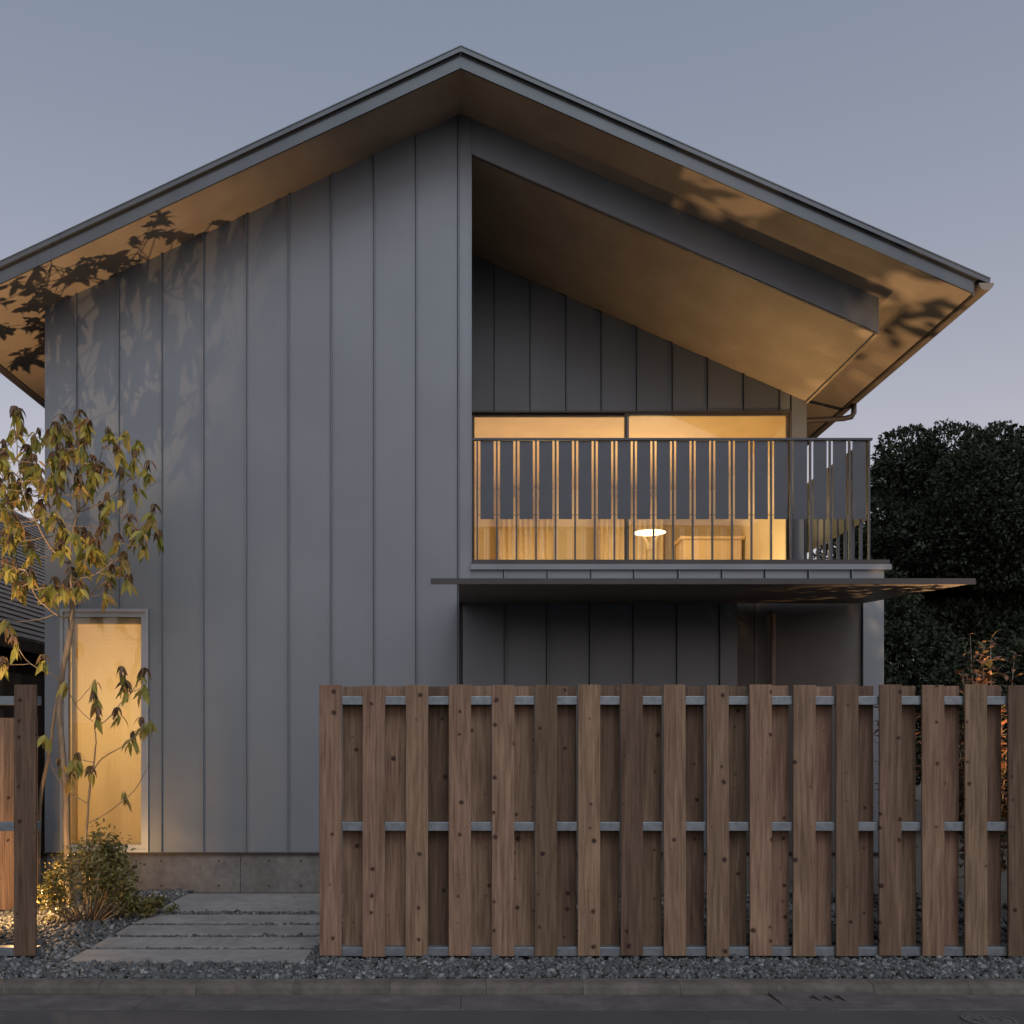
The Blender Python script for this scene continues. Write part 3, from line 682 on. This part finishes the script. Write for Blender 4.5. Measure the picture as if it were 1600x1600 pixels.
# ---- the young tree beside the tall window
TD = 8.75
tree = thing('garden_tree', 'slender multi-stem young tree with drooping yellow-green leaf whorls in front of the tall window', 'tree', P(108,1400,TD))
def tp(px, py, d=0): return P(px, py, TD+d)
stems = [
 [(108,1420,0,.021),(104,1310,0,.021),(103,1240,0,.020),(98,1180,0,.019),(93,1110,.02,.018),(98,1050,.02,.017),(107,1005,0,.020),(113,960,0,.016),(113,920,0,.013),(108,882,0,.012)],
 [(60,1400,.1,.014),(62,1260,.1,.013),(74,1190,.08,.012),(82,1140,.05,.011),(90,1085,.03,.010),(97,1052,.02,.009)],
 [(108,882,0,.011),(112,845,.02,.010),(122,800,.05,.009),(135,785,.08,.008),(150,745,.1,.006),(160,700,.1,.004)],
 [(122,800,.05,.008),(125,760,.0,.006),(124,700,-.05,.005),(124,670,-.06,.004)],
 [(108,882,0,.009),(85,862,-.1,.008),(68,838,-.2,.007),(55,812,-.25,.006),(40,780,-.3,.005),(28,720,-.3,.004),(26,680,-.3,.003)],
 [(112,960,0,.008),(98,965,-.05,.007),(75,950,-.1,.006),(55,930,-.15,.005),(40,890,-.2,.004)],
 [(115,945,0,.007),(135,935,.1,.006),(155,915,.15,.005),(170,905,.15,.004),(185,890,.2,.003)],
 [(112,905,0,.006),(140,900,-.1,.005),(160,890,-.15,.004),(195,860,-.15,.003),(215,830,-.1,.003)],
 [(122,800,.05,.006),(150,790,.15,.005),(180,770,.2,.004),(205,745,.2,.003)],
 [(108,890,0,.006),(95,845,.2,.005),(80,810,.25,.004),(75,770,.25,.003)],
 [(132,1420,-.35,.011),(133,1330,-.35,.010),(137,1270,-.35,.009),(142,1215,-.35,.008),(146,1200,-.35,.007),(150,1160,-.35,.005),(148,1135,-.35,.004),(152,1120,-.35,.003)],
 [(146,1203,-.35,.006),(160,1185,-.4,.005),(185,1170,-.45,.004),(200,1160,-.45,.003)],
 [(150,1135,-.35,.004),(170,1122,-.35,.004),(190,1097,-.35,.003),(205,1082,-.35,.003)],
 [(136,1288,-.35,.005),(165,1272,-.4,.004),(200,1245,-.45,.003),(217,1225,-.45,.003),(232,1194,-.45,.002)],
 [(136,1255,-.35,.005),(108,1238,-.3,.004),(88,1212,-.3,.004),(75,1180,-.3,.003),(62,1155,-.3,.003)],
 [(145,1128,-.35,.003),(130,1115,-.35,.003),(117,1100,-.3,.002)],
 [(98,1070,0,.006),(85,1055,-.1,.004),(60,1045,-.2,.003),(40,1030,-.2,.003)],
]
tm = MB(); skel = []
for i, st in enumerate(stems):
    pts = [tp(a, b_, d) for a, b_, d, r in st]; rad = [r*(1.45 if i < 2 else 1.15) for *_, r in st]
    # smooth subdivision with a little wander
    pp_, rr_ = [], []
    for j in range(len(pts)-1):
        p0 = pts[max(j-1,0)]; p1 = pts[j]; p2 = pts[j+1]; p3 = pts[min(j+2,len(pts)-1)]
        for q in range(4):
            u = q/4
            c = .5*((2*p1)+(p2-p0)*u+(2*p0-5*p1+4*p2-p3)*u*u+(3*p1-p0-3*p2+p3)*u**3)
            pp_.append(c+Vector((random.uniform(-1,1),random.uniform(-1,1),0))*.003); rr_.append(rad[j]*(1-u)+rad[j+1]*u)
    pp_.append(pts[-1]); rr_.append(rad[-1])
    tm.tube(pp_, rr_, 7); skel += pp_
trunk = tm.build('trunk', M['bark'], tree, True)
cl = [(100,180),(110,270),(40,400),(30,520),(150,500),(80,600),(180,430),(230,330),(200,560),(100,700),(30,750),(170,690),(60,830),(110,900),(310,330),(330,470),(430,420),(490,220),(540,270),(430,300),(500,400),(560,500),(480,620),(600,560),(690,320),(780,310),(850,370),(740,420),(840,470),(910,540),(660,540),(770,560),(860,680),(760,720),(680,740),(560,650),(640,800),(400,560),(330,580),(270,610),(370,700),(250,760),(300,850),(380,900),(480,940),(560,980),(650,900),(800,880),(730,990),(830,980),(890,910),(930,870),(955,820),(1000,960),(900,1020),(600,1060),(510,1120),(560,1030),(690,1180),(760,1150),(800,1230),(780,1100),(660,1310),(450,1200),(330,1270),(300,1330),(420,1280),(500,1290),(180,1080),(60,1130),(110,1200),(190,1200),(150,1270),(390,1030),(160,970),(40,1510),(40,960),(100,640),(230,500),(-40,650),(-60,860),(-110,560),(-90,980),(-60,1120),(-130,760)]
clusters = [(x/4, 600+y/4, None) for x, y in cl]
clusters += [(x/4+random.uniform(-11,11), 600+y/4+random.uniform(-13,9), None) for x, y in cl if x < 640 and random.random() < .8]
cl2 = [(590,470),(600,590),(610,690),(770,410),(780,520),(740,680),(890,420),(900,500),(900,740),(820,840),(940,720),(280,350),(410,480),(100,230),(30,360),(290,810),(380,1010),(480,950),(440,1070),(780,1170),(570,1040)]
clusters += [(x/4, 950+y/4, -.36) for x, y in cl2]
LM, RM = [], []; tw_ = MB()
for (px, py, dd) in clusters:
    d = dd if dd is not None else random.gauss(0, .2)
    if dd is None: d = max(-.5, min(.45, d))
    p = tp(px, py-6, d)
    q = min(skel, key=lambda s: (s-p).length + (1.5*max(0, s.z-p.z)))
    if (q-p).length > .03:
        mid = (p+q)/2+Vector((0,0,-.10*(p-q).length))
        tw_.tube([q, q*.5+mid*.5, mid*.5+p*.5+Vector((0,0,-.01)), p], [.004,.0035,.003,.0025], 5)
    low = dd is not None
    n = random.randint(7,10) if not low else random.randint(5,7)
    a0 = random.uniform(0, 6.28)
    for k in range(n):
        a = a0+6.283*k/n+random.uniform(-.3,.3); L = random.uniform(.55,1.25)*(.95 if low else 1)
        pit_ = R(random.uniform(25,85))
        Mx = Matrix.Translation(p+Vector((random.gauss(0,.012),random.gauss(0,.012),-.009*k))) @ Matrix.Rotation(a,4,'Z') @ Matrix.Rotation(pit_,4,'Y') @ Matrix.Rotation(R(random.uniform(-50,50)),4,'X') @ Matrix.Scale(L,4)
        LM.append((Mx, p.y, L))
    if random.random() < .75:
        n = random.randint(5,8); p2 = p+Vector((random.uniform(-.03,.03),0,random.uniform(.03,.07)))
        tw_.tube([p, p2], [.0025,.002], 4)
        for k in range(n):
            a = a0+6.283*k/n
            RM.append(Matrix.Translation(p2) @ Matrix.Rotation(a,4,'Z') @ Matrix.Rotation(R(random.uniform(5,70)),4,'Y') @ Matrix.Rotation(R(random.uniform(-40,40)),4,'X') @ Matrix.Scale(random.uniform(.45,.7),4))
stuff(tw_.build('twigs', M['bark'], tree, True))
tplL = leaf_template(.140, .046)
crown = leaves_mesh('crown', RM, leaf_template(.15,.05,.3,.9), M['redleaf'], tree)
lmesh = bpy.data.meshes.new('leaf'); lmesh.from_pydata(tplL[0].tolist(), [], tplL[1].tolist()); lmesh.materials.append(M['leaf'])
vis = [m for m in LM if m[0].translation.x*F/m[0].translation.y+VX > -10]
rest = [m for m in LM if not (m[0].translation.x*F/m[0].translation.y+VX > -10)]
vis.sort(key=lambda m: -m[2]/m[1])
for m in vis[:300]: link('leaf', lmesh, crown, m[0])
leaves_mesh('foliage', [m[0] for m in vis[300:]+rest], tplL, M['leaf'], tree)

# ---- bushes
def bush(name, label, center, size, n, tpl, mat, stem_mat, nst=26, up=.6, group=None, whorl=False):
    cx, cy, cz = center; sx, sy, sz = size
    t = thing(name, label, 'shrub', (cx,cy,0), group)
    m = MB(); tips = []
    for k in range(nst):
        a = random.uniform(0,6.28); r = math.sqrt(random.random())
        tip = Vector((cx+sx*r*math.cos(a), cy+sy*r*math.sin(a), cz+sz*(1-.55*r*r)*random.uniform(.55,1.0)))
        b0_ = Vector((cx+sx*.18*math.cos(a)*r, cy+sy*.18*math.sin(a), -.02))
        mid = b0_.lerp(tip,.5)+Vector((sx*.10*math.cos(a),sy*.10*math.sin(a),-.04*sz))
        pts = [b0_, b0_.lerp(mid,.6), mid, mid.lerp(tip,.55), tip]
        m.tube(pts, [.009,.007,.006,.004,.002], 5); tips.append((mid,tip))
    m.build('stems', stem_mat, t, True)
    mats = []
    for k in range(n):
        mid, tip = random.choice(tips); u = random.random()**.6
        p = mid.lerp(tip,u)+Vector((random.gauss(0,sx*.09),random.gauss(0,sy*.09),random.gauss(0,sz*.07)))
        if p.z < .02: p.z = .03
        mats.append(Matrix.Translation(p) @ Matrix.Rotation(random.uniform(0,6.28),4,'Z') @ Matrix.Rotation(R(random.gauss(-20,35)),4,'Y') @ Matrix.Rotation(R(random.uniform(-60,60)),4,'X') @ Matrix.Scale(random.uniform(.6,1.25),4))
    leaves_mesh('foliage', mats, tpl, mat, t)
    return t
bush('garden_bush', 'rounded small-leaved evergreen bush lit golden at the foot of the young tree', (-3.12,8.05,.02), (.42,.42,.80), 4200, leaf_template(.042,.018), M['bush'], M['bark'], 40)
bush('garden_bush', 'low dark ground-cover clump in the gravel beside the lit bush', (-2.72,8.25,0), (.25,.3,.22), 900, leaf_template(.04,.017), M['bush'], M['bark'], 16)

# upright red-tipped shrubs behind the fence
def whorl_shrub(label, x, y, h, spread, nst, leafL=.09):
    t = thing('red_tipped_shrub', label, 'shrub', (x,y,0), 'red-tipped shrubs behind the fence')
    m = MB(); mats = []
    for k in range(nst):
        a = random.uniform(0,6.28); r = spread*math.sqrt(random.random())
        hh = h*random.uniform(.6,1.0); tip = Vector((x+r*math.cos(a), y+r*math.sin(a), hh)); b0_ = Vector((x+.2*r*math.cos(a), y+.2*r*math.sin(a), -.02))
        m.tube([b0_, b0_.lerp(tip,.5)+Vector((0,0,.05)), tip], [.008,.005,.002], 5)
        for j in range(80):
            u = 1-(j/80)*.75; p = b0_.lerp(tip,u)+Vector((random.gauss(0,.03),random.gauss(0,.03),0))
            mats.append(Matrix.Translation(p) @ Matrix.Rotation(j*2.4,4,'Z') @ Matrix.Rotation(R(random.gauss(-35,22)),4,'Y') @ Matrix.Rotation(R(random.uniform(-25,25)),4,'X') @ Matrix.Scale(random.uniform(.6,1.2),4))
    m.build('stems', M['bark'], t, True)
    leaves_mesh('foliage', mats, leaf_template(leafL,.042), M['photinia'], t)
whorl_shrub('tall red-tipped shrub standing above the fence top by the house corner', 4.27, 7.80, 2.38, .34, 20)
whorl_shrub('red-tipped shrub with orange-lit leaves seen between the last fence boards', 4.86, 7.86, 2.10, .34, 13)
whorl_shrub('low red-tipped shrub half hidden by the fence beside the pier', 3.82, 8.3, 2.06, .22, 8)

# ---- dark evergreen trees
def big_tree(label, x, y, lobes, n, size, trunk_h, trunk_r, leafL=.092):
    t = thing('evergreen_tree', label, 'tree', (x,y,0), 'dark evergreens behind the house')
    m = MB(); m.tube([(x,y,-.1),(x+.1,y,trunk_h*.5),(x,y+.1,trunk_h)], [trunk_r,trunk_r*.8,trunk_r*.5], 9)
    for (lx,ly,lz,lr) in lobes[:8]:
        m.tube([(x,y,trunk_h*.6),((x+lx)/2,(y+ly)/2,(trunk_h*.7+lz)/2),(lx,ly,lz)], [trunk_r*.5,trunk_r*.3,trunk_r*.1], 6)
    m.build('trunk', M['barkd'], t, True)
    L = np.array(lobes); wts = L[:,3]**2; wts /= wts.sum()
    idx = rng.choice(len(L), n, p=wts)
    d = rng.normal(size=(n,3)); d /= np.linalg.norm(d,axis=1)[:,None]
    rad = L[idx,3]*(1-np.abs(rng.normal(0,.13,n)))*(1+.10*np.sin(d[:,0]*9+idx)*np.cos(d[:,2]*8+idx*2))
    c = L[idx,:3]+d*rad[:,None]*np.array([1,1,.85])
    # leaves: tilted blades, gathered in sprigs
    v0 = np.array([(0,0,0),(.5*leafL,.27*leafL,.03),(leafL,0,-.01),(.5*leafL,-.27*leafL,.03)]); f0 = np.array([(0,1,2,3)]); s = rng.uniform(.6,1.4,n)
    up = d+rng.normal(0,.55,(n,3))+np.array([0,0,.25]); up /= np.linalg.norm(up,axis=1)[:,None]
    tmp = rng.normal(size=(n,3)); sx = np.cross(up,tmp); sx /= np.linalg.norm(sx,axis=1)[:,None]; sy = np.cross(up,sx)
    ax = up; # blade along outward direction for a ragged outline
    vv = (v0[None,:,0,None]*ax[:,None,:]+v0[None,:,1,None]*sx[:,None,:]+v0[None,:,2,None]*sy[:,None,:])*s[:,None,None]+c[:,None,:]
    f = (f0[None]+(np.arange(n)*len(v0))[:,None,None]).reshape(-1,4)
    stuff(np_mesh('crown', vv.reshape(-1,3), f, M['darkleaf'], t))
def lobes_in(cx, cy, cz, rx, ry, rz, n, r0, r1, seed):
    rs = random.Random(seed); out = []
    for k in range(n):
        a = rs.uniform(0,6.28); b_ = math.asin(rs.uniform(-.9,1)); q = rs.uniform(.45,1)
        out.append((cx+rx*q*math.cos(a)*math.cos(b_), cy+ry*q*math.sin(a)*math.cos(b_), cz+rz*q*math.sin(b_), rs.uniform(r0,r1)))
    return out
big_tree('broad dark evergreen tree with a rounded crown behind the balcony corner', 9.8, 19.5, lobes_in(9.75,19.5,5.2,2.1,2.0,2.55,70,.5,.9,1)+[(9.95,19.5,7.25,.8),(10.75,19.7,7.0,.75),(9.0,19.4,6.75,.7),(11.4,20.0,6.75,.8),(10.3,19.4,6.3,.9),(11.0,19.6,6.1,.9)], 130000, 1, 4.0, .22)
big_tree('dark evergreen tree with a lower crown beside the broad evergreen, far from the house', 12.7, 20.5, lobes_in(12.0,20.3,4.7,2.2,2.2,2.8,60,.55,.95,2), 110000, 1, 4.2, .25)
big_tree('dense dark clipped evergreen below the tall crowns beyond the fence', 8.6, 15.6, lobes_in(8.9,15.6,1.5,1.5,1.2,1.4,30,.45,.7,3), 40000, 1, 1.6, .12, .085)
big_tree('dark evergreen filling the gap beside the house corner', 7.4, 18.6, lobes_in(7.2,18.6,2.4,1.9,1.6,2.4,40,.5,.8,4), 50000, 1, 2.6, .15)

# ------------------------------------------------------------------ neighbour's house on the left
nb = thing('neighbour_house', 'dark timber house with a steep shingled roof half hidden by the young tree', 'house', (-8,12,0))
EX, EZ, NSL = -5.6, 2.83, 1.12
mb = MB(); course = .115
n = 34
for k in range(n):
    u0, u1 = k*course, (k+1)*course
    ca = 1/math.sqrt(1+NSL**2); sa = NSL*ca
    xa_, za_ = EX-u0*ca, EZ+u0*sa; xb_, zb_ = EX-(u1+.02)*ca, EZ+(u1+.02)*sa
    nx, nz = sa, ca
    mb.prism_y([(xa_,za_),(xa_+nx*.022,za_+nz*.022),(xb_+nx*.004,zb_+nz*.004),(xb_-nx*.01,zb_-nz*.01)], 9.9, 22)
stuff(mb.build('roof_courses', M['shingle'], nb))
MB().box(EX-.02, EX+.02, 9.9, 22, EZ-.16, EZ-.005).build('eaves_board', M['oldwood'], nb)
MB().box(-9.5, -5.95, 10.2, 22, 0, EZ+.05).build('wall', M['oldwood'], nb)
MB().box(-5.949, -5.6, 9.95, 22, EZ-.06, EZ-.03).build('soffit', M['oldwood'], nb)
for k in range(26):
    y = 10.2+k*.2
    MB().box(-5.95, -5.93, y, y+.19, .1, EZ-.2).build('board', M['oldwood'], nb)
nf = thing('timber_fence', 'dark timber boundary fence in the gap beside the house corner', 'fence', (-4.75,13,0))
for k in range(22):
    MB().box(-5.5+.15*k*0, -5.47, 11.0+.16*k, 11.155+.16*k, 0, 2.35).build('board', M['oldwood'], nf)
for k in range(9): MB().box(-5.46+.16*k, -5.305+.16*k, 14.5, 14.52, 0, 1.75).build('board', M['oldwood'], nf)
MB().box(-5.5, -4.0, 14.521, 14.56, 1.5, 1.58).build('rail', M['oldwood'], nf)

# ------------------------------------------------------------------ garden spotlights
def spotlight(label, loc, aim, energy, cone, blend=.5, rad=.03):
    t = thing('garden_spotlight', label, 'spotlight', (loc[0],loc[1],0), 'garden spotlights')
    l = Vector(loc); dr = (Vector(aim)-l).normalized()
    MB().tube([(loc[0],loc[1],-.05),(loc[0],loc[1],loc[2]-.06)], .008, 6).build('spike', M['dark'], t)
    MB().tube([l-dr*.10, l-dr*.02], .035, 14).build('housing', M['dark'], t)
    lamp('beam', t, 'SPOT', l, energy, (1.0,.63,.32), rad, aim, cone, blend)
spotlight('garden spotlight hidden by the short fence piece, lighting the tree from below', (-4.0,7.05,.16), (-4.1,9.0,5.6), 1200, 48, .9, .016)
spotlight('garden spotlight behind the street fence, lighting the eaves through shrubs', (5.3,7.15,.16), (4.35,9.0,4.9), 1250, 74, 1, .018)

# low garden lantern that makes the bush glow
gl = thing('garden_lantern', 'low garden lantern behind the short street fence piece beside the lit bush', 'lantern', (-3.63,7.98,0))
MB().tube([(-3.63,7.98,-.05),(-3.63,7.98,.16)], .012, 8).build('post', M['dark'], gl)
MB().tube([(-3.63,7.98,.16),(-3.63,7.98,.22)], .028, 14).build('globe', M['flame'], gl)
lamp('lamp_bulb', gl, 'POINT', (-3.63,7.98,.27), 48, (1.0,.56,.20), .03)
# balcony uplighter on the deck
bu = thing('balcony_uplighter', 'small uplighter on the balcony deck hidden behind the deck edge', 'lamp', (3.8,11.0,3.32))
MB().tube([(3.8,11.0,3.321),(3.8,11.0,3.36),(3.8,11.0,3.40)], [.06,.06,.05], 16).build('body', M['dark'], bu)
lamp('beam', bu, 'SPOT', (3.8,11.0,3.44), 150, (1.0,.63,.28), .05, (3.72,10.85,6), 92, 1)
